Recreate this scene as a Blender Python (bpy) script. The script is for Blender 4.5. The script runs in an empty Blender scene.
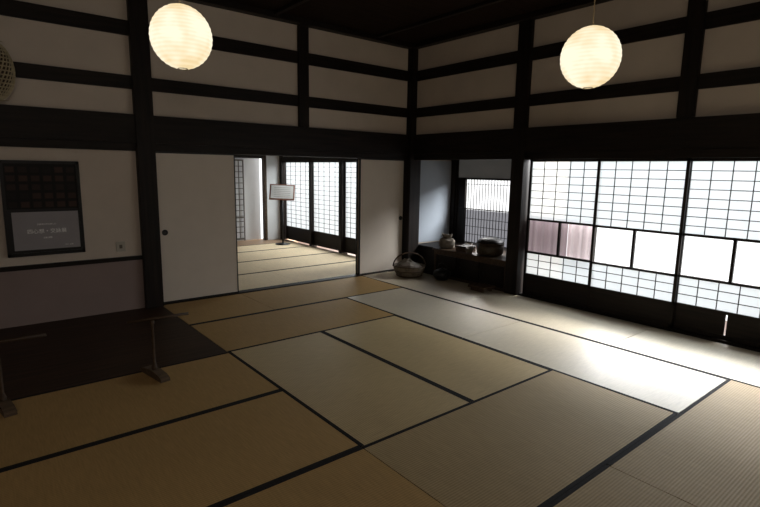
import bpy, bmesh, math, random
from mathutils import Matrix, Vector
random.seed(4)
sc=bpy.context.scene
U=0.97
COL=bpy.context.collection
# ---------------------------------------------------------------- materials
def newmat(name):
    m=bpy.data.materials.new(name); m.use_nodes=True
    nt=m.node_tree; b=nt.nodes["Principled BSDF"]; return m,nt,b
def N(nt,t,**kw):
    n=nt.nodes.new(t)
    for k,v in kw.items(): setattr(n,k,v)
    return n
def ramp(nt,fac,c0,c1,p0=0.3,p1=0.7):
    r=N(nt,"ShaderNodeValToRGB"); r.color_ramp.elements[0].position=p0; r.color_ramp.elements[1].position=p1
    r.color_ramp.elements[0].color=(*c0,1); r.color_ramp.elements[1].color=(*c1,1)
    nt.links.new(fac,r.inputs[0]); return r.outputs[0]
def coords(nt,scale=(1,1,1),kind="Object"):
    tc=N(nt,"ShaderNodeTexCoord"); mp=N(nt,"ShaderNodeMapping"); mp.inputs["Scale"].default_value=scale
    nt.links.new(tc.outputs[kind],mp.inputs[0]); return mp.outputs[0]
def wood(name,c0,c1,rough=.5,axis=0,spec=.4):
    m,nt,b=newmat(name)
    s=[18,18,18]; s[axis]=1.2
    v=coords(nt,tuple(s))
    n=N(nt,"ShaderNodeTexNoise"); n.inputs["Scale"].default_value=1.6; n.inputs["Detail"].default_value=6
    nt.links.new(v,n.inputs["Vector"])
    nt.links.new(ramp(nt,n.outputs[0],c0,c1),b.inputs["Base Color"])
    b.inputs["Roughness"].default_value=rough; b.inputs["Specular IOR Level"].default_value=spec
    bu=N(nt,"ShaderNodeBump"); bu.inputs["Strength"].default_value=.15; bu.inputs["Distance"].default_value=.01
    nt.links.new(n.outputs[0],bu.inputs["Height"]); nt.links.new(bu.outputs[0],b.inputs["Normal"])
    return m
def plain(name,c,rough=.7,spec=.3,var=.12,scale=6,bump=.1,em=0):
    m,nt,b=newmat(name)
    v=coords(nt)
    n=N(nt,"ShaderNodeTexNoise"); n.inputs["Scale"].default_value=scale; n.inputs["Detail"].default_value=5
    nt.links.new(v,n.inputs["Vector"])
    nt.links.new(ramp(nt,n.outputs[0],tuple(x*(1-var) for x in c),tuple(min(1,x*(1+var)) for x in c)),b.inputs["Base Color"])
    b.inputs["Roughness"].default_value=rough; b.inputs["Specular IOR Level"].default_value=spec
    if em:
        b.inputs["Emission Color"].default_value=(*c,1); b.inputs["Emission Strength"].default_value=em
    if bump:
        n2=N(nt,"ShaderNodeTexNoise"); n2.inputs["Scale"].default_value=scale*30; nt.links.new(v,n2.inputs["Vector"])
        bu=N(nt,"ShaderNodeBump"); bu.inputs["Strength"].default_value=bump; bu.inputs["Distance"].default_value=.003
        nt.links.new(n2.outputs[0],bu.inputs["Height"]); nt.links.new(bu.outputs[0],b.inputs["Normal"])
    return m
def tatami(name,c,long_x,rough=.45,spec=.28,tint=(1,.92,.78,1),rib=.5):
    m,nt,b=newmat(name)
    tc=N(nt,"ShaderNodeTexCoord")
    w=N(nt,"ShaderNodeTexWave"); w.wave_type='BANDS'; w.bands_direction='Y' if long_x else 'X'
    w.inputs["Scale"].default_value=1/0.016/3.18; w.inputs["Distortion"].default_value=.15
    nt.links.new(tc.outputs["Object"],w.inputs["Vector"])
    mp=N(nt,"ShaderNodeMapping"); mp.inputs["Scale"].default_value=(60,4,1) if long_x else (4,60,1)
    nt.links.new(tc.outputs["Object"],mp.inputs[0])
    n=N(nt,"ShaderNodeTexNoise"); n.inputs["Scale"].default_value=2; n.inputs["Detail"].default_value=4
    nt.links.new(mp.outputs[0],n.inputs["Vector"])
    n2=N(nt,"ShaderNodeTexNoise"); n2.inputs["Scale"].default_value=1.3; nt.links.new(tc.outputs["Object"],n2.inputs["Vector"])
    a=N(nt,"ShaderNodeMath",operation='MULTIPLY_ADD'); nt.links.new(n.outputs[0],a.inputs[0]); a.inputs[1].default_value=.55
    mm=N(nt,"ShaderNodeMath",operation='MULTIPLY_ADD'); nt.links.new(w.outputs["Fac"],mm.inputs[0]); mm.inputs[1].default_value=.22*rib/.5
    m3=N(nt,"ShaderNodeMath",operation='MULTIPLY'); nt.links.new(n2.outputs[0],m3.inputs[0]); m3.inputs[1].default_value=.25
    nt.links.new(m3.outputs[0],mm.inputs[2]); nt.links.new(mm.outputs[0],a.inputs[2])
    nt.links.new(ramp(nt,a.outputs[0],tuple(x*.72 for x in c),tuple(x*1.22 for x in c),.25,.85),b.inputs["Base Color"])
    b.inputs["Roughness"].default_value=rough; b.inputs["Specular IOR Level"].default_value=spec
    b.inputs["Specular Tint"].default_value=tint
    bu=N(nt,"ShaderNodeBump"); bu.inputs["Strength"].default_value=rib; bu.inputs["Distance"].default_value=.002
    nt.links.new(w.outputs["Fac"],bu.inputs["Height"]); nt.links.new(bu.outputs[0],b.inputs["Normal"])
    return m
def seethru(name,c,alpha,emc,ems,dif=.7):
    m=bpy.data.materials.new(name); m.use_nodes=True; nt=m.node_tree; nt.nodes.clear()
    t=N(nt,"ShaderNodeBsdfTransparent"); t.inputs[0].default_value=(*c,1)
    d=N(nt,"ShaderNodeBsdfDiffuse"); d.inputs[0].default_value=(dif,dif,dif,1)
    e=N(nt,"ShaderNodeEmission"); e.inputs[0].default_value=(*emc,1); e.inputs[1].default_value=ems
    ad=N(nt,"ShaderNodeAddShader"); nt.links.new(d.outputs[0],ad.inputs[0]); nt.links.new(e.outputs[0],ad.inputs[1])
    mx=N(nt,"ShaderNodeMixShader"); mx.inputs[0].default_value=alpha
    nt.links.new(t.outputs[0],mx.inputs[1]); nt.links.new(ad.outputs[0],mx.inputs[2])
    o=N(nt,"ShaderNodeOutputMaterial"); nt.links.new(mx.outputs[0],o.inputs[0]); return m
def cloth(name,c0,c1,s):
    m=bpy.data.materials.new(name); m.use_nodes=True; nt=m.node_tree; nt.nodes.clear()
    tc=N(nt,"ShaderNodeTexCoord"); w=N(nt,"ShaderNodeTexWave"); w.bands_direction='Y'; w.inputs["Scale"].default_value=3; w.inputs["Distortion"].default_value=2.5; w.inputs["Detail Scale"].default_value=.6
    mp=N(nt,"ShaderNodeMapping"); mp.inputs["Scale"].default_value=(1,1,.15); nt.links.new(tc.outputs["Object"],mp.inputs[0]); nt.links.new(mp.outputs[0],w.inputs[0])
    c=ramp(nt,w.outputs["Fac"],c0,c1,.1,.9)  # soft stripes painted in for the shading of the folds
    d=N(nt,"ShaderNodeBsdfDiffuse"); e=N(nt,"ShaderNodeEmission"); e.inputs[1].default_value=s  # glow added so the backlit curtain does not go dark
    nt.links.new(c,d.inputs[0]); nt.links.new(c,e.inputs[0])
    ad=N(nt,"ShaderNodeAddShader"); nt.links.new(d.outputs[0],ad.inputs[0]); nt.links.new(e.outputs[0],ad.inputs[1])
    o=N(nt,"ShaderNodeOutputMaterial"); nt.links.new(ad.outputs[0],o.inputs[0]); return m

DK0,DK1=(.0045,.003,.0022),(.016,.010,.007)
M_darkx=wood("dark_timber_x",DK0,DK1,.5,0,.2)
M_darky=wood("dark_timber_y",DK0,DK1,.5,1,.2)
M_darkz=wood("dark_timber_z",DK0,DK1,.5,2,.2)
M_ceil=wood("dark_ceiling_boards",(.008,.004,.003),(.028,.015,.009),.7,0,.1)
M_dfloor=wood("dark_floor_boards",(.022,.011,.006),(.055,.028,.015),.5,0,.2)
M_plaster=plain("cream_plaster",(.54,.465,.39),.9,.1,.05,3,.15)
M_farwall=plain("cool_white_plaster",(.66,.67,.68),.9,.1,.03,3,.1)
M_wains=plain("warm_grey_wainscot",(.27,.205,.185),.85,.1,.05,3,.1)
M_fus=plain("fusuma_paper",(.62,.555,.48),.85,.1,.03,4,.08)
M_blue=plain("pale_blue_white_panel",(.36,.40,.45),.8,.1,.03,4,.05)
M_paper=seethru("shoji_paper",(.95,.985,1),.60,(.93,.97,1),.42)  # paper's own emission stands in for daylight soaking through it
M_glass=seethru("clear_pane",(1,1,1),.04,(1,1,1),0)
M_heri=plain("black_cloth_border",(.020,.018,.018),.8,.12,.2,80,.1)
M_kumiko=plain("thin_lattice_wood",(.03,.026,.022),.7,.15,.15,20,0)
TG=tatami("tatami_green_long_y",(.53,.395,.205),False,.5,.25)  # greener base here, browner below: light on weave direction put into the colour
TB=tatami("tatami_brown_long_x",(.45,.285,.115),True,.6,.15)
TG2=tatami("tatami_window_lit_long_y",(.55,.475,.35),False,.40,.55,(1,1,1,1))  # paler base colour carries the window light falling on these mats
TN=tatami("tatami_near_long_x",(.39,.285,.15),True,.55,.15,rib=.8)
TF=tatami("tatami_lit_far",(.80,.64,.43),True,.6,.15)  # brighter light of the adjoining room put into the base colour
M_black=plain("black_lacquer",(.010,.010,.010),.4,.35,.1,4,0)
M_ora=wood("honey_wood_floor",(.24,.15,.09),(.32,.21,.13),.5,0)
M_brown=wood("brown_wood",(.035,.02,.011),(.08,.048,.027),.5,0,.25)
M_bamboo=plain("weathered_bamboo",(.15,.125,.09),.7,.2,.3,20,.1)
M_dbask=plain("smoked_bamboo",(.05,.035,.022),.5,.4,.3,20,.1)
M_stone=plain("grey_stoneware",(.13,.11,.09),.6,.3,.35,14,.3)
M_cloth=plain("pale_tan_cloth",(.20,.175,.145),.9,.1,.35,12,.3)
M_white=plain("cream_plastic",(.40,.37,.31),.4,.4,.02,4,0)
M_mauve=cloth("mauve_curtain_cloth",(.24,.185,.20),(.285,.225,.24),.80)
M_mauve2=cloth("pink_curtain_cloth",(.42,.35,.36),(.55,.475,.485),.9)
M_transom=plain("pale_grey_frosted_transom",(.20,.195,.185),.4,.3,.05,3,0,em=.12)  # slight self-glow stands in for daylight behind the frosted pane
M_lowpaper=seethru("dim_lattice_paper",(.7,.7,.74),.85,(.5,.5,.54),.5,.2)  # emission added as the window glow behind the lower lattice
M_lat=plain("greyed_lattice_wood",(.16,.14,.125),.7,.2,.2,20,0)

# ---------------------------------------------------------------- helpers
def link(o): COL.objects.link(o); return o
def boxes(name,bl,mat,origin=None,bevel=0.0):
    """one mesh from several axis aligned boxes (x0,x1,y0,y1,z0,z1)"""
    if origin is None:
        origin=[(min(b[0] for b in bl)+max(b[1] for b in bl))/2,(min(b[2] for b in bl)+max(b[3] for b in bl))/2,min(b[4] for b in bl)]
    bm=bmesh.new()
    for b in bl:
        r=bmesh.ops.create_cube(bm,size=1)
        for v in r['verts']:
            v.co=Vector((b[0] if v.co.x<0 else b[1],b[2] if v.co.y<0 else b[3],b[4] if v.co.z<0 else b[5]))-Vector(origin)
    if bevel: bmesh.ops.bevel(bm,geom=bm.edges[:],offset=bevel,segments=2,affect='EDGES')
    me=bpy.data.meshes.new(name); bm.to_mesh(me); bm.free(); me.materials.append(mat)
    o=bpy.data.objects.new(name,me); o.location=origin; return link(o)
tn=[0]
def trim(b,mat,bevel=.004,label=None):
    tn[0]+=1; bl=b if isinstance(b,list) else [b]
    o=boxes("trim_%d"%tn[0],bl,mat,bevel=bevel); o["kind"]="structure"; return o
def struct(name,bl,mat):
    o=boxes(name,bl,mat); o["kind"]="structure"; return o
def parent(c,p):
    c.parent=p; c.matrix_parent_inverse=Matrix.Translation(-Vector(p.location))
    return c
def empty(name,loc,label,cat,group=None):
    o=bpy.data.objects.new(name,None); o.location=loc; o.empty_display_size=.05; link(o)
    o["label"]=label; o["category"]=cat
    if group:o["group"]=group
    return o
def lathe(name,prof,mat,loc,seg=48,scale=(1,1,1),smooth=True,jit=0):
    bm=bmesh.new(); rings=[]
    for r,z in prof:
        rings.append([bm.verts.new((max(r,.0005)*math.cos(2*math.pi*i/seg)*scale[0]*(1+random.uniform(-jit,jit)),max(r,.0005)*math.sin(2*math.pi*i/seg)*scale[1]*(1+random.uniform(-jit,jit)),z*scale[2]*(1+random.uniform(-jit,jit)))) for i in range(seg)])
    for a,b in zip(rings,rings[1:]):
        for i in range(seg):
            bm.faces.new((a[i],a[(i+1)%seg],b[(i+1)%seg],b[i]))
    me=bpy.data.meshes.new(name); bm.to_mesh(me); bm.free(); me.materials.append(mat)
    if smooth: me.polygons.foreach_set("use_smooth",[True]*len(me.polygons))
    o=bpy.data.objects.new(name,me); o.location=loc; return link(o)
def tube(name,pts,r,mat,seg=10,loc=(0,0,0)):
    bm=bmesh.new(); rings=[]
    P=[Vector(p) for p in pts]
    for i,p in enumerate(P):
        t=(P[min(i+1,len(P)-1)]-P[max(i-1,0)]).normalized()
        a=t.orthogonal().normalized() if i==0 else (a-t*a.dot(t)).normalized()
        b=t.cross(a); rr=r[i] if isinstance(r,(list,tuple)) else r
        rings.append([bm.verts.new(p+(a*math.cos(2*math.pi*k/seg)+b*math.sin(2*math.pi*k/seg))*rr) for k in range(seg)])
    for q,w in zip(rings,rings[1:]):
        for k in range(seg): bm.faces.new((q[k],q[(k+1)%seg],w[(k+1)%seg],w[k]))
    bm.faces.new(rings[0][::-1]); bm.faces.new(rings[-1])
    bmesh.ops.recalc_face_normals(bm,faces=bm.faces)
    me=bpy.data.meshes.new(name); bm.to_mesh(me); bm.free(); me.materials.append(mat)
    me.polygons.foreach_set("use_smooth",[True]*len(me.polygons))
    o=bpy.data.objects.new(name,me); o.location=loc; return link(o)
def ringpts(x,y,z,r,n=32): return [(x+r*math.cos(k*2*math.pi/n),y+r*math.sin(k*2*math.pi/n),z) for k in range(n+1)]

# ---------------------------------------------------------------- levels
H=1.755; T=2.14; CE=3.48
XL,YB=-8.2,-8.2
# ---------------------------------------------------------------- shell
struct("floor",[(XL,1.1,YB,4.6,-.15,-.05)],M_dfloor)
struct("floor.001",[(XL,-4*U,-2*U+.001,-.001,-.05,-.004)],M_dfloor)
struct("ceiling",[(XL,.12,YB,.12,CE,CE+.1)],M_ceil)
for i,x in enumerate([-7.2,-5.6,-4.0,-2.4,-.8]):
    trim((x-.03,x+.03,YB,-.12,CE-.04,CE),M_darky)
trim((XL,0,-.12,0,CE-.07,CE),M_darkx)
trim((-.12,0,YB,-.12,CE-.07,CE),M_darky)
struct("wall_left",[(XL,-3.9,0,.12,-.05,CE),(-3.9,0,0,.12,H+.02,CE)],M_plaster)
struct("wall_right",[(0,.12,YB,0,H+.02,CE)],M_plaster)
struct("wall_back",[(XL,.12,YB-.12,YB,-.05,CE)],M_plaster)
struct("wall_side",[(XL-.12,XL,YB,.12,-.05,CE)],M_plaster)
trim((XL,-4.06,-.012,0,-.004,.56),M_wains,.002)
trim((XL,-4.06,-.035,0,.56,.605),M_darkx)
trim((XL,0,-.055,0,1.84,T),M_darkx,.006)
trim((XL,0,-.03,.12,H,1.84),M_darkx,.004)
trim((-.055,0,YB,-.055,1.84,T),M_darky,.006)
trim((-.03,.12,YB,0,H,1.84),M_darky,.004)
for z0,z1 in ((2.40,2.54),(2.94,3.09)):
    trim((XL,0,-.028,0,z0,z1),M_darkx)
    trim((-.028,0,YB,-.028,z0,z1),M_darky)
trim((-4.06,-3.87,-.075,.12,-.05,CE),M_darkz,.006)
trim((-2.04,-1.89,-.05,0,T,CE),M_darkz,.006)
trim((-.11,.12,-.11,.12,-.05,CE),M_darkz,.006)
trim((-.06,.12,-2.16,-1.97,-.05,CE),M_darkz,.006)
trim((-.05,0,-4.05,-3.89,T,CE),M_darkz,.006)
trim((-.05,.12,-6.1,-5.9,-.05,CE),M_darkz,.006)
trim((-3.87,-.11,-.0,.12,-.05,.006),M_darkx,.003)
trim((-.0,.12,-5.9,-2.16,-.05,.02),M_darky,.003)

# ---------------------------------------------------------------- fusuma doors
def fusuma(k,x0,x1,y,hx):
    e=bpy.data.objects.new("door_%d"%k,None); e.location=((x0+x1)/2,y,.006); link(e); e["kind"]="structure"
    z0,z1=.008,H-.002
    p=boxes("panel",[(x0+.012,x1-.012,y-.010,y+.010,z0+.014,z1-.012)],M_fus)
    fr=boxes("frame",[(x0,x0+.012,y-.014,y+.014,z0,z1),(x1-.012,x1,y-.014,y+.014,z0,z1),(x0,x1,y-.014,y+.014,z0,z0+.014),(x0,x1,y-.014,y+.014,z1-.012,z1)],M_black)
    h=lathe("pull",[(0,-.004),(.02,-.003),(.024,-.004),(.026,-.008),(.032,-.009),(.034,-.004),(.034,0)],M_black,(hx,y-.010,.84),24)
    h.rotation_euler=(math.radians(-90),0,0)
    for c in (p,fr,h): parent(c,e)
fusuma(1,-3.865,-2.92,.035,-3.79)
fusuma(2,-3.85,-2.90,.085,-3.79)
fusuma(3,-.985,-.115,.035,-.17)
fusuma(4,-1.0,-.12,.085,-.17)

# ---------------------------------------------------------------- shoji
def shoji(k,y0,y1,x,z1=H,zr1=1.0,zr0=.575,zb=.295,cols=5,rtop=8,rbot=3,mull=True,mid=True,gap=None):
    e=bpy.data.objects.new("window_%d"%k,None); e.location=(x,(y0+y1)/2,.02); link(e); e["kind"]="structure"
    a,b=y1,y0
    fr=[(x-.015,x+.015,a,a+.03,.02,z1),(x-.015,x+.015,b-.03,b,.02,z1),(x-.015,x+.015,a,b,z1-.03,z1),
        (x-.015,x+.015,a,b,zb-.03,zb),(x-.015,x+.015,a,b,.02,.06)]
    if mid:
        fr+=[(x-.015,x+.015,a,b,zr1-.013,zr1+.013),(x-.015,x+.015,a,b,zr0-.013,zr0+.013)]
        if mull: fr.append((x-.015,x+.015,(a+b)/2-.013,(a+b)/2+.013,zr0,zr1))
    parts=[boxes("frame",fr,M_darkz)]
    kk=[];w=.0038
    secs=[(zr1,z1-.03,rtop),(zb,zr0,rbot)] if mid else [(zb,z1-.03,rtop)]
    for s0,s1,n in secs:
        for i in range(1,cols):
            yy=a+.03+(b-a-.06)*i/cols; kk.append((x-.010,x-.002,yy-w,yy+w,s0,s1))
        for i in range(1,n):
            zz=s0+(s1-s0)*i/n; kk.append((x-.010,x-.002,a+.03,b-.03,zz-w,zz+w))
    parts.append(boxes("lattice",kk,M_kumiko))
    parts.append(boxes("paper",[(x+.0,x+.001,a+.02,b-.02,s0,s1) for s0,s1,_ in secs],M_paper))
    if mid: parts.append(boxes("glass",[(x+.0,x+.002,a+.02,b-.02,zr0,zr1)],M_glass))
    kb=[(x-.006,x+.006,a+.02,b-.02,.05,zb-.02)]
    if gap: kb=[(x-.006,x+.006,a+.02,gap-.008,.05,zb-.02),(x-.006,x+.006,gap+.008,b-.02,.05,zb-.02)]
    parts.append(boxes("kick_board",kb,M_darky))
    for c in parts: parent(c,e)
W=.9226
ys=[-2.185-W*i for i in range(5)]
for i in range(4):
    shoji(i+1,ys[i]+(.012 if i else 0),ys[i+1]-.012,.03 if i%2 else .065,gap=-4.50 if i==2 else None)
cu=empty("curtain",(.32,-2.7,.3),"greyish mauve fabric curtain hanging outside the clear pane","curtain")
def folds(name,y0,y1,z0,z1,x,mat):
    bm=bmesh.new(); n=80; rows=[]
    for z in (z0,z1):
        rows.append([bm.verts.new((x+.018*math.sin((y0+(y1-y0)*i/n)*48),y0+(y1-y0)*i/n,z)) for i in range(n+1)])
    for i in range(n): bm.faces.new((rows[0][i],rows[0][i+1],rows[1][i+1],rows[1][i]))
    me=bpy.data.meshes.new(name); bm.to_mesh(me); bm.free(); me.materials.append(mat)
    me.polygons.foreach_set("use_smooth",[True]*n)
    return link(bpy.data.objects.new(name,me))
parent(folds("cloth",-2.70,-1.95,.55,1.02,.16,M_mauve),cu)
parent(folds("cloth",-3.04,-2.70,.55,1.02,.17,M_mauve2),cu)
parent(tube("rod",[(.16,-1.9,1.03),(.16,-3.05,1.03)],.008,M_black),cu)

# ---------------------------------------------------------------- recess
struct("wall_recess",[(0.12,1.05,0,.12,-.05,2.0),(.12,1.05,-2.12,-2.0,-.05,2.0),(.12,1.05,-2.12,.12,1.9,2.0)],M_plaster)
trim((.12,.97,-.012,0,.42,H),M_blue,.002)
trim((.93,1.05,-.1,0.0,-.05,1.9),M_darkz)
trim((.12,.96,-2.0,-1.97,-.05,1.9),M_darkz)
def rwin():
    x=.99; e=bpy.data.objects.new("window_9",None); e.location=(x,-1,.40); link(e); e["kind"]="structure"
    a,b=-2.0,-.1
    fr=[(x-.03,x+.03,a,b,.36,.42),(x-.03,x+.03,a,b,1.46,1.49),(x-.03,x+.03,a,b,1.78,1.9),
        (x-.03,x+.03,b-.03,b,.4,1.8),(x-.03,x+.03,a,a+.03,.4,1.8),(x-.02,x+.02,-.31,-.27,.4,1.47),(x-.02,x+.02,a,b,.97,.985)]
    bars=[(x+.02,x+.03,-.28-.06*i-.0035,-.28-.06*i+.0035,.42,1.46) for i in range(1,28)]+[(x+.021,x+.029,a,-.28,zz,zz+.008) for zz in (.55,.68,.81,1.38)]
    P=[boxes("frame",fr,M_darkz),boxes("lattice",bars,M_kumiko),
       boxes("transom_board",[(x,x+.012,a,b,1.49,1.78)],M_transom),
       boxes("glass",[(x,x+.002,a,-.28,.96,1.46)],M_glass),
       boxes("lower_paper",[(x+.031,x+.033,a,-.28,.42,.96)],M_lowpaper)]
    P.append(boxes("panel",[(x-.005,x+.005,-.28,b,.42,1.46)],M_darkz))
    for c in P: parent(c,e)
rwin()
def low_cabinet():
    e=empty("low_cabinet",(.45,-1.25,-.05),"dark stained low wooden cabinet filling the window recess","cabinet")
    P=[boxes("top_board",[(-.02,.93,-1.95,-.55,.385,.42)],M_brown,bevel=.004),
       boxes("body",[(.02,.93,-1.93,-1.90,-.05,.385),(.02,.93,-.60,-.57,-.05,.385),(.9,.93,-1.90,-.60,-.05,.385),(.02,.93,-1.90,-.60,-.02,.02),(.02,.05,-1.90,-.60,.33,.385)],M_brown)]
    for i in range(3):
        y0=-1.90+i*.433
        d=boxes("door",[(.03,.045,y0+.01,y0+.423,.025,.325),(.022,.03,y0+.01,y0+.05,.025,.325),(.022,.03,y0+.383,y0+.423,.025,.325)],M_darky,bevel=.002)
        h=lathe("knob",[(0,-.016),(.009,-.014),(.010,-.008),(.005,-.004),(.005,0)],M_black,(.029,y0+.36,.19),16); h.rotation_euler=(0,math.radians(90),0)
        parent(d,e); h.parent=d; h.matrix_parent_inverse=Matrix.Translation(-Vector(d.location))
    for c in P: parent(c,e)
low_cabinet()
trim((.12,.93,-.55,-.0,-.05,.40),M_darky)

# ---------------------------------------------------------------- tatami
def mat_(x0,x1,y0,y1,m,longx,label,z=0,g="tatami mats covering the room floor"):
    g_=.0035
    e=empty("tatami_mat",((x0+x1)/2,(y0+y1)/2,z-.05),label,"tatami mat",g)
    o=boxes("mat_surface",[(x0+g_,x1-g_,y0+g_,y1-g_,z-.05,z-.002)],m); parent(o,e)
    bw=.0245
    if longx: bl=[(x0+g_,x1-g_,y0+.0005,y0+bw,z-.05,z),(x0+g_,x1-g_,y1-bw,y1-.0005,z-.05,z)]
    else: bl=[(x0+.0005,x0+bw,y0+g_,y1-g_,z-.05,z),(x1-bw,x1-.0005,y0+g_,y1-g_,z-.05,z)]
    for q in bl: parent(boxes("cloth_border",[q],M_heri,bevel=.0008),e)
LG="straw green woven tatami mat with black cloth borders"
LB="golden brown woven tatami mat with black cloth borders"
LP="pale sunlit woven tatami mat beside the shoji windows"
LN="ribbed olive tatami mat with black cloth borders"
def MU(a,b,c,d,m,lx,l): mat_(a*U,b*U,c*U,d*U,m,lx,l)
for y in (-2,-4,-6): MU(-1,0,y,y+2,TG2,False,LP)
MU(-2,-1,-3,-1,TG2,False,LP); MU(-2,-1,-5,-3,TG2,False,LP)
MU(-3,-1,-1,0,TB,True,LB); MU(-4,-3,-1,0,TB,True,LB)
MU(-4,-2,-2,-1,TB,True,LB)
MU(-4,-3,-4,-2,TG,False,LG); MU(-3,-2,-4,-2,TG,False,LG)
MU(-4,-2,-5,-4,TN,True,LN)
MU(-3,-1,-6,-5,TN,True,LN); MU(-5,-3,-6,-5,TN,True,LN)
for y in (-3,-4,-5):
    MU(-6,-4,y,y+1,TB,True,LB)
    MU(-8,-6,y,y+1,TB,True,LB)
MU(-7,-5,-6,-5,TB,True,LB)
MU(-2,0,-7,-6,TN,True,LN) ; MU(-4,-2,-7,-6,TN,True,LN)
# ---------------------------------------------------------------- far room
YF=4.3
struct("wall_far",[(-.40,.12,YF,YF+.1,-.05,2.6),(-4.0,-.40,YF+.25,YF+.35,-.05,2.6),(-4.0,-.40,YF,YF+.25,1.95,2.6)],M_farwall)
struct("wall_far_right",[(0,.12,.12,YF,1.80,2.6),(0,.12,.12,.95,-.05,1.8)],M_farwall)
struct("wall_far_left",[(-4.1,-4.0,.12,5.3,-.05,2.6)],M_farwall)
struct("ceiling.001",[(-4.1,.12,.12,5.3,2.6,2.7)],M_ceil)
struct("floor.002",[(-4.0,.12,3.80,YF+.3,-.05,0)],M_ora)
trim((-.03,.12,.12,YF,H,1.85),M_darky)
trim((-.03,.12,1.88,1.98,-.05,H),M_darkz)
trim((-.04,.12,YF-.1,YF,-.05,2.6),M_darkz)
trim((-.42,-.36,YF-.02,YF+.1,-.05,2.6),M_brown)
trim((-4.0,-.44,YF-.02,YF+.1,1.80,1.95),M_darkx)
for k,(b,a) in enumerate(((4.18,3.06),(3.02,1.98),(1.88,.97))):
    shoji(k+5,b,a,.05,z1=H,zb=.32,cols=5,rtop=15,mid=False)
trim((-.02,.12,3.0,3.08,-.05,H),M_darkz)
for i in range(4):
    y0=.12+.97*i; y1=min(y0+.97,3.80)
    if y1-y0>.5:
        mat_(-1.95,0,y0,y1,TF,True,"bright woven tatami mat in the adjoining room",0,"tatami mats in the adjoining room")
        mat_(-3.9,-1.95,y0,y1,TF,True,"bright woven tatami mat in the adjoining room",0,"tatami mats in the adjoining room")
lx0,lx1,ly=-1.12,-.80,YF+.2
e=empty("lattice_screen",((lx0+lx1)/2,ly,0),"greyed wooden lattice screen standing against white wall","screen")
bl=[(lx0,lx0+.02,ly-.015,ly+.015,0,1.77),(lx1-.02,lx1,ly-.015,ly+.015,0,1.77),(lx0,lx1,ly-.015,ly+.015,1.74,1.77),(lx0,lx1,ly-.015,ly+.015,0.02,.06),(lx0,lx1,ly-.015,ly+.015,.5,.53)]
parent(boxes("frame",bl,M_lat),e)
lt=[(lx0+.02+.093*i-.007,lx0+.02+.093*i+.007,ly-.008,ly+.008,.06,1.74) for i in range(1,3)]+[(lx0+.02,lx1-.02,ly-.008,ly+.008,.06+.12*i,.074+.12*i) for i in range(1,14)]
parent(boxes("lattice",lt,M_lat),e)

# reading stand
sx,sy=-.38,3.55
e=empty("reading_stand",(sx,sy,0),"slim black floor stand holding a tilted brown-framed notice","stand")
parent(lathe("base",[(0,0),(.16,0),(.16,.012),(.03,.022),(.012,.04),(0,.04)],M_black,(sx,sy,0),32),e)
parent(tube("pole",[(sx,sy,.03),(sx,sy,1.0)],.016,M_black),e)
M_red=plain("red_brown_frame",(.26,.12,.085),.5,.3)
M_sheet=plain("white_notice_sheet",(.86,.85,.83),.7,.2,.02,4,0,em=.05)  # faint emission added to lift the weakly lit sheet
M_print=plain("faint_print",(.5,.48,.45),.7,.2,.1)
rot=(math.radians(-36),math.radians(2),math.radians(-31))
def tilted(name,bl,mat):
    o=boxes(name,bl,mat,origin=(0,0,0)); o.location=(sx,sy,1.10); o.rotation_euler=rot; parent(o,e); return o
tilted("board",[(-.26,.26,-.010,.010,-.19,.19)],M_red)
tilted("sheet",[(-.23,.23,-.014,-.010,-.16,.16)],M_sheet)
tilted("printed_lines",[(-.17,.17,-.016,-.014,.10-.045*i,.108-.045*i) for i in range(6)],M_print)

# ---------------------------------------------------------------- lanterns
def lampmat():
    m=bpy.data.materials.new("glowing_washi_paper"); m.use_nodes=True; nt=m.node_tree; nt.nodes.clear()
    tc=N(nt,"ShaderNodeTexCoord"); w=N(nt,"ShaderNodeTexWave"); w.bands_direction='Z'; w.inputs["Scale"].default_value=12; w.inputs["Distortion"].default_value=.5
    nt.links.new(tc.outputs["Object"],w.inputs[0])
    n=N(nt,"ShaderNodeTexNoise"); n.inputs["Scale"].default_value=6; n.inputs["Detail"].default_value=2; nt.links.new(tc.outputs["Object"],n.inputs["Vector"])
    sz=N(nt,"ShaderNodeSeparateXYZ"); nt.links.new(tc.outputs["Object"],sz.inputs[0])
    zz=N(nt,"ShaderNodeMath",operation='ABSOLUTE'); nt.links.new(sz.outputs[2],zz.inputs[0])
    z2=N(nt,"ShaderNodeMath",operation='MULTIPLY_ADD'); nt.links.new(zz.outputs[0],z2.inputs[0]); z2.inputs[1].default_value=-1.5; nt.links.new(n.outputs[0],z2.inputs[2])
    ad=N(nt,"ShaderNodeMath",operation='MULTIPLY_ADD'); nt.links.new(w.outputs["Fac"],ad.inputs[0]); ad.inputs[1].default_value=.12; nt.links.new(z2.outputs[0],ad.inputs[2])
    c=ramp(nt,ad.outputs[0],(.84,.65,.36),(1,.91,.69),.10,.52)
    e=N(nt,"ShaderNodeEmission"); nt.links.new(c,e.inputs[0]); e.inputs[1].default_value=1.12
    o=N(nt,"ShaderNodeOutputMaterial"); nt.links.new(e.outputs[0],o.inputs[0]); return m
M_lamp=lampmat()
M_lampframe=plain("brass_cord",(.25,.19,.11),.5,.3)
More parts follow.
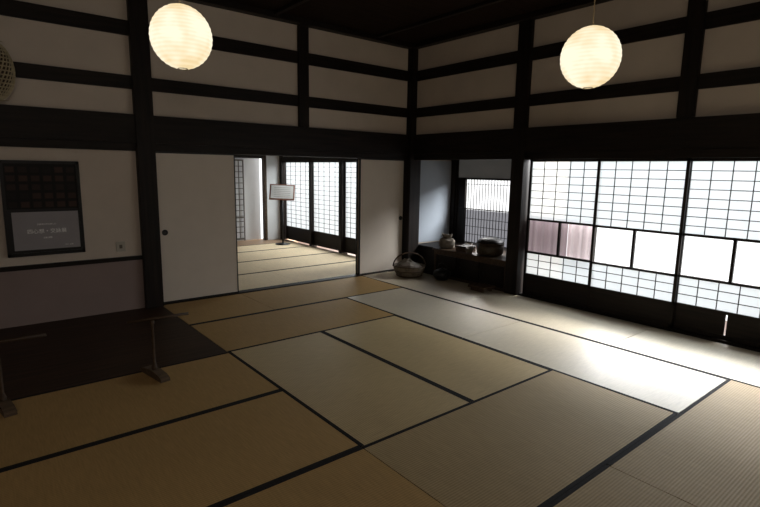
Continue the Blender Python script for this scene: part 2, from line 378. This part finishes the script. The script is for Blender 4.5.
def lantern(x,y,z,R=.218):
    e=empty("paper_lantern",(x,y,CE),"round cream washi paper lantern glowing, hung on a cord","lantern","round paper lanterns hung from the ceiling")
    prof=[];n=17
    for i in range(n*4+1):
        t=i/(n*4); a=-math.pi/2*.90+t*math.pi*.90
        rr=R*(1-.012*abs(math.cos(math.pi*n*t)))
        prof.append((rr*math.cos(a),rr*1.03*math.sin(a)))
    parent(lathe("lamp_shade",prof,M_lamp,(x,y,z),56),e)
    r1=R*math.cos(math.pi/2*.9)
    for zz in (z+R*1.02,z-R*1.02):
        parent(tube("rim",ringpts(x,y,zz,r1,24),.003,M_lampframe,6),e)
    parent(tube("cord",[(x,y,z+R*1.02),(x,y,CE)],.004,M_lampframe,8),e)
    parent(tube("spreader",[(x-r1,y,z+R*1.02),(x,y,z+R*1.02+.012),(x+r1,y,z+R*1.02)],.003,M_lampframe,6),e)
lantern(-4.22,-2.12,2.52,.216); lantern(-1.93,-4.01,2.42,.209)

# ---------------------------------------------------------------- poster
e=empty("framed_poster",(-4.945,-.02,.70),"black framed exhibition poster hanging on the plaster wall","poster")
x0,x1,z0,z1=-5.275,-4.615,.695,1.63; y=-.02
parent(boxes("frame",[(x0,x0+.03,y-.02,0,z0,z1),(x1-.03,x1,y-.02,0,z0,z1),(x0,x1,y-.02,0,z0,z0+.035),(x0,x1,y-.02,0,z1-.03,z1)],M_black,bevel=.003),e)
def postermat():
    m,nt,b=newmat("poster_photo_print")
    v=coords(nt); sx_=N(nt,"ShaderNodeSeparateXYZ"); nt.links.new(v,sx_.inputs[0])
    cb=N(nt,"ShaderNodeCombineXYZ"); nt.links.new(sx_.outputs[0],cb.inputs[0]); nt.links.new(sx_.outputs[2],cb.inputs[1])
    br=N(nt,"ShaderNodeTexBrick"); br.offset=0; br.inputs["Scale"].default_value=1; br.inputs["Brick Width"].default_value=.10; br.inputs["Row Height"].default_value=.085; br.inputs["Mortar Size"].default_value=.022
    br.inputs["Mortar Smooth"].default_value=.6
    br.inputs["Color1"].default_value=(.05,.026,.018,1); br.inputs["Color2"].default_value=(.008,.007,.007,1); br.inputs["Mortar"].default_value=(.006,.005,.005,1)
    nt.links.new(cb.outputs[0],br.inputs["Vector"]); nt.links.new(br.outputs[0],b.inputs["Base Color"]); b.inputs["Roughness"].default_value=.5; b.inputs["Specular IOR Level"].default_value=.2; return m
M_grey=plain("poster_grey_ground",(.29,.27,.28),.5,.3,.05)
parent(boxes("poster_photo",[(x0+.03,x1-.03,y-.006,y,1.16,z1-.03)],postermat()),e)
parent(boxes("poster_mount",[(x0+.03,x1-.03,y-.006,y,z0+.035,1.16)],M_black),e)
parent(boxes("poster_ground",[(x0+.06,x1-.04,y-.009,y-.006,z0+.06,1.13)],M_grey),e)
M_txt=plain("white_ink",(.95,.94,.92),.6,.2,.01,4,0)
def text(s,size,x,z,bold=0):
    c=bpy.data.curves.new("lettering","FONT"); c.body=s; c.size=size; c.align_x='CENTER'; c.extrude=.0006; c.offset=bold
    c.materials.append(M_txt); o=bpy.data.objects.new("lettering",c); o.location=(x,y-.0105,z); o.rotation_euler=(math.radians(90),0,0); link(o)
    bpy.context.view_layer.update(); me=bpy.data.meshes.new_from_object(o); o2=bpy.data.objects.new("lettering",me); o2.location=o.location; o2.rotation_euler=o.rotation_euler
    bpy.data.objects.remove(o); link(o2); parent(o2,e)
cx=(x0+x1)/2+.01
text("四心想・交詠展",.048,cx,.92,0); text("古民家の冬を楽しむ",.018,cx,1.0); text("主屋 座敷",.018,cx,.865); text("12.1 - 2.28",.016,cx+.18,.785)

# socket plate
e=empty("wall_socket",(-4.27,-.004,.67),"small cream socket plate on the plaster wall","socket")
parent(boxes("plate",[(-4.315,-4.225,-.010,0,.665,.775)],M_white,bevel=.003),e)
parent(boxes("socket_insert",[(-4.285,-4.255,-.013,-.010,.70,.74)],M_stone,bevel=.001),e)

# ---------------------------------------------------------------- barrier stands
M_foot=wood("worn_foot_wood",(.06,.038,.022),(.13,.085,.05),.6,0)
def stand(x,y,rot):
    e=empty("barrier_post",(x,y,0),"low dark wooden barrier post with crossbar and sled foot","barrier","low barrier posts beside the mats")
    bm=bmesh.new(); prof=[(-.17,0),(-.17,.025),(-.12,.045),(-.04,.055),(.04,.055),(.12,.045),(.17,.025),(.17,0)]
    A=[bm.verts.new((-.035,p[0],p[1])) for p in prof]; B=[bm.verts.new((.035,p[0],p[1])) for p in prof]
    bm.faces.new(A); bm.faces.new(B[::-1])
    for i in range(8): bm.faces.new((A[i],B[i],B[(i+1)%8],A[(i+1)%8]))
    bmesh.ops.recalc_face_normals(bm,faces=bm.faces)
    me=bpy.data.meshes.new("foot"); bm.to_mesh(me); bm.free(); me.materials.append(M_foot)
    f=link(bpy.data.objects.new("foot",me)); f.location=(x,y,0); f.rotation_euler=(0,0,rot)
    pl=lathe("upright",[(.02,.05),(.02,.08),(.012,.10),(.011,.40),(.017,.42),(.017,.44),(0,.445)],M_brown,(x,y,0),20)
    cb=tube("crossbar",[(x-.17,y+.01,.453),(x+.27,y-.01,.453)],.011,M_brown)
    for p_ in (f,pl,cb): parent(p_,e)
stand(-4.53,-2.10,math.radians(10)); stand(-5.47,-2.06,math.radians(10))

# ---------------------------------------------------------------- hanging basket
e=empty("woven_basket",(-5.25,-.1,2.2),"oval woven bamboo basket hanging high on the wall","basket")
def weave(name,rx,ry,rz,loc,mat,th,su=30,sv=22):
    bm=bmesh.new(); bmesh.ops.create_uvsphere(bm,u_segments=su,v_segments=sv,radius=1)
    for v in bm.verts:
        a=v.co.z*.6; x,y_=v.co.x,v.co.y; v.co.x=x*math.cos(a)-y_*math.sin(a); v.co.y=x*math.sin(a)+y_*math.cos(a)
        v.co=Vector((v.co.x*rx,v.co.y*ry,v.co.z*rz))
    me=bpy.data.meshes.new(name); bm.to_mesh(me); bm.free(); me.materials.append(mat)
    o=link(bpy.data.objects.new(name,me)); o.location=loc
    m=o.modifiers.new("w","WIREFRAME"); m.thickness=th; return o
M_strip=plain("bamboo_strips",(.36,.30,.19),.5,.3,.25,20,0)
parent(weave("woven_shell",.175,.09,.27,(-5.26,-.1,2.43),M_strip,.013),e)
s=lathe("inner_shell",[(.0,-.25),(.09,-.23),(.145,-.15),(.16,0),(.145,.15),(.09,.23),(0,.25)],M_brown,(-5.26,-.1,2.43),24,scale=(1,.45,1)); parent(s,e)
parent(tube("hanging_loop",[(-5.26,-.1,2.69),(-5.26,-.06,2.77),(-5.26,-.02,2.82)],.005,M_black,6),e)

# ---------------------------------------------------------------- things near the corner
bx,by=-.38,-.44
e=empty("handled_basket",(bx,by,0),"wide low woven charcoal basket with arched handle, heaped full","basket")
parent(lathe("basket_body",[(0,0),(.17,0),(.19,.02),(.23,.09),(.242,.15),(.245,.165),(.225,.165),(.21,.09),(.17,.03),(0,.03)],M_bamboo,(bx,by,0),36,jit=.01),e)
for zz,rr in ((.165,.24),(.095,.233),(.02,.192)):
    parent(tube("hoop",ringpts(bx,by,zz,rr),.008,M_brown,8),e)
parent(tube("handle",[(bx+.23*math.cos(a),by-.11*math.cos(a),.16+.20*math.sin(a)) for a in [i*math.pi/14 for i in range(15)]],.011,M_brown,8),e)
parent(lathe("charcoal_heap",[(.22,.12),(.17,.18),(.09,.23),(0,.25)],M_stone,(bx,by,0),11,smooth=False,jit=.14),e)
bx,by=-.16,-.92
e=empty("iron_kettle",(bx,by,0),"black cast iron kettle on the mats before the cabinet","kettle")
parent(lathe("kettle_body",[(0,0),(.08,0),(.125,.05),(.135,.09),(.12,.13),(.07,.155),(.05,.16)],M_black,(bx,by,0),32),e)
parent(lathe("lid",[(.052,.158),(.04,.168),(.01,.172),(.012,.185),(0,.19)],M_black,(bx,by,0),24),e)
parent(tube("spout",[(bx-.05,by-.11,.08),(bx-.07,by-.15,.12),(bx-.08,by-.17,.15)],[.02,.014,.010],M_black),e)
parent(tube("handle",[(bx,by+.10*math.cos(a),.13+.12*math.sin(a)) for a in [i*math.pi/12 for i in range(13)]],.006,M_black,8),e)
bx,by=.16,-.70
e=empty("cloth_pouch",(bx,by,.42),"small pale tan drawstring cloth pouch on the cabinet","pouch")
parent(lathe("pouch_body",[(0,0),(.08,0),(.12,.02),(.125,.07),(.115,.13),(.08,.155),(.06,.165),(.075,.19),(.085,.21),(.06,.205),(.02,.185)],M_cloth,(bx,by,.42),12,scale=(.8,1.1,1),jit=.11,smooth=False),e)
parent(tube("drawstring",ringpts(bx,by,.586,.056,20),.006,M_brown,8),e)
bx,by=.20,-1.50
e=empty("lidded_basket",(bx,by,.42),"bulky dark brown lidded basket on the dark cabinet","basket")
parent(lathe("basket_body",[(0,0),(.15,0),(.18,.03),(.19,.10),(.18,.17),(0,.17)],M_dbask,(bx,by,.42),32,jit=.02),e)
parent(lathe("lid",[(.19,.165),(.192,.185),(.16,.22),(.08,.245),(0,.25)],M_darkx,(bx,by,.42),32,jit=.015),e)
parent(tube("rim",ringpts(bx,by,.59,.186),.010,M_brown,8),e)
e=empty("wooden_box",(.18,-1.08,.42),"small dark wooden box with a lid on the cabinet","box")
parent(boxes("box_body",[(.07,.29,-1.16,-.96,.42,.48)],M_brown,bevel=.004),e)
parent(boxes("lid",[(.06,.30,-1.17,-.95,.48,.50)],M_darky,bevel=.004),e)
for bx,by,mm in ((.06,-1.24,M_stone),(.40,-.93,M_dbask)):
    e=empty("tea_bowl",(bx,by,.42),"small earthenware tea bowl among things on the cabinet" if mm==M_stone else "small dark bowl behind the pouch on the cabinet","bowl")
    parent(lathe("bowl_body",[(0,.008),(.03,.008),(.03,0),(.035,0),(.037,.01),(.055,.04),(.06,.08),(.053,.08),(.045,.04),(0,.015)],mm,(bx,by,.42),28),e)
bx,by=.46,-1.80
e=empty("tall_vase",(bx,by,.42),"dark slender vase standing near the recess window","vase")
parent(lathe("vase_body",[(0,0),(.07,0),(.11,.08),(.12,.18),(.08,.30),(.035,.38),(.04,.44),(.055,.47),(.04,.47),(.025,.38)],M_black,(bx,by,.42),32),e)
e=empty("wooden_tray",(-.22,-1.72,0),"small brown wooden footed tray on the mats","tray")
parent(boxes("tray_top",[(-.34,-.10,-1.86,-1.58,.045,.060),(-.34,-.33,-1.86,-1.58,.06,.075),(-.11,-.10,-1.86,-1.58,.06,.075),(-.33,-.11,-1.86,-1.85,.06,.075),(-.33,-.11,-1.59,-1.58,.06,.075)],M_brown),e)
for xx in (-.31,-.15): parent(boxes("foot",[(xx,xx+.02,-1.83,-1.61,0,.045)],M_brown),e)

# ---------------------------------------------------------------- light
w=bpy.data.worlds.new("world"); sc.world=w; w.use_nodes=True
bg=w.node_tree.nodes["Background"]; bg.inputs[0].default_value=(.98,.99,1,1); bg.inputs[1].default_value=1.6
def area(name,loc,target,sx,sy,p,c=(1,1,1)):
    l=bpy.data.lights.new(name,"AREA"); l.shape='RECTANGLE'; l.size=sx; l.size_y=sy; l.energy=p; l.color=c
    o=bpy.data.objects.new(name,l); o.location=loc
    o.rotation_euler=(Vector(target)-Vector(loc)).to_track_quat('-Z','Y').to_euler(); return link(o)
area("daylight",(2.2,-3.5,2.55),(-1.5,-3.2,0),3.8,1.4,1000,(.98,.99,1))
area("daylight",(1.9,2.6,2.9),(-.9,2.2,0),4,1.8,1900,(1,.98,.95))
area("daylight",(2.2,-.9,1.8),(.3,-1,.5),1.8,1.5,16,(.93,.97,1))
area("fill_light",(-6.6,-7.4,2.9),(-3.6,-1,.6),2.5,1.5,30,(1,.89,.78))  # unseen fill lamp added behind the camera to brighten the dim room

# ---------------------------------------------------------------- camera
yaw,pitch,roll=.6838,.1629,.0159
f=Vector((math.sin(yaw)*math.cos(pitch),math.cos(yaw)*math.cos(pitch),-math.sin(pitch)))
r=Vector((math.cos(yaw),-math.sin(yaw),0)); u=r.cross(f)
c,s=math.cos(roll),math.sin(roll); r2=c*r+s*u; u2=-s*r+c*u
cam=bpy.data.cameras.new("camera"); cam.lens=24.05; cam.sensor_width=36; cam.clip_start=.05
co=bpy.data.objects.new("camera",cam); link(co)
M=Matrix((( r2.x,u2.x,-f.x,-5.5387),(r2.y,u2.y,-f.y,-6.0589),(r2.z,u2.z,-f.z,1.5915),(0,0,0,1)))
co.matrix_world=M; sc.camera=co
sc.view_settings.view_transform='Standard'
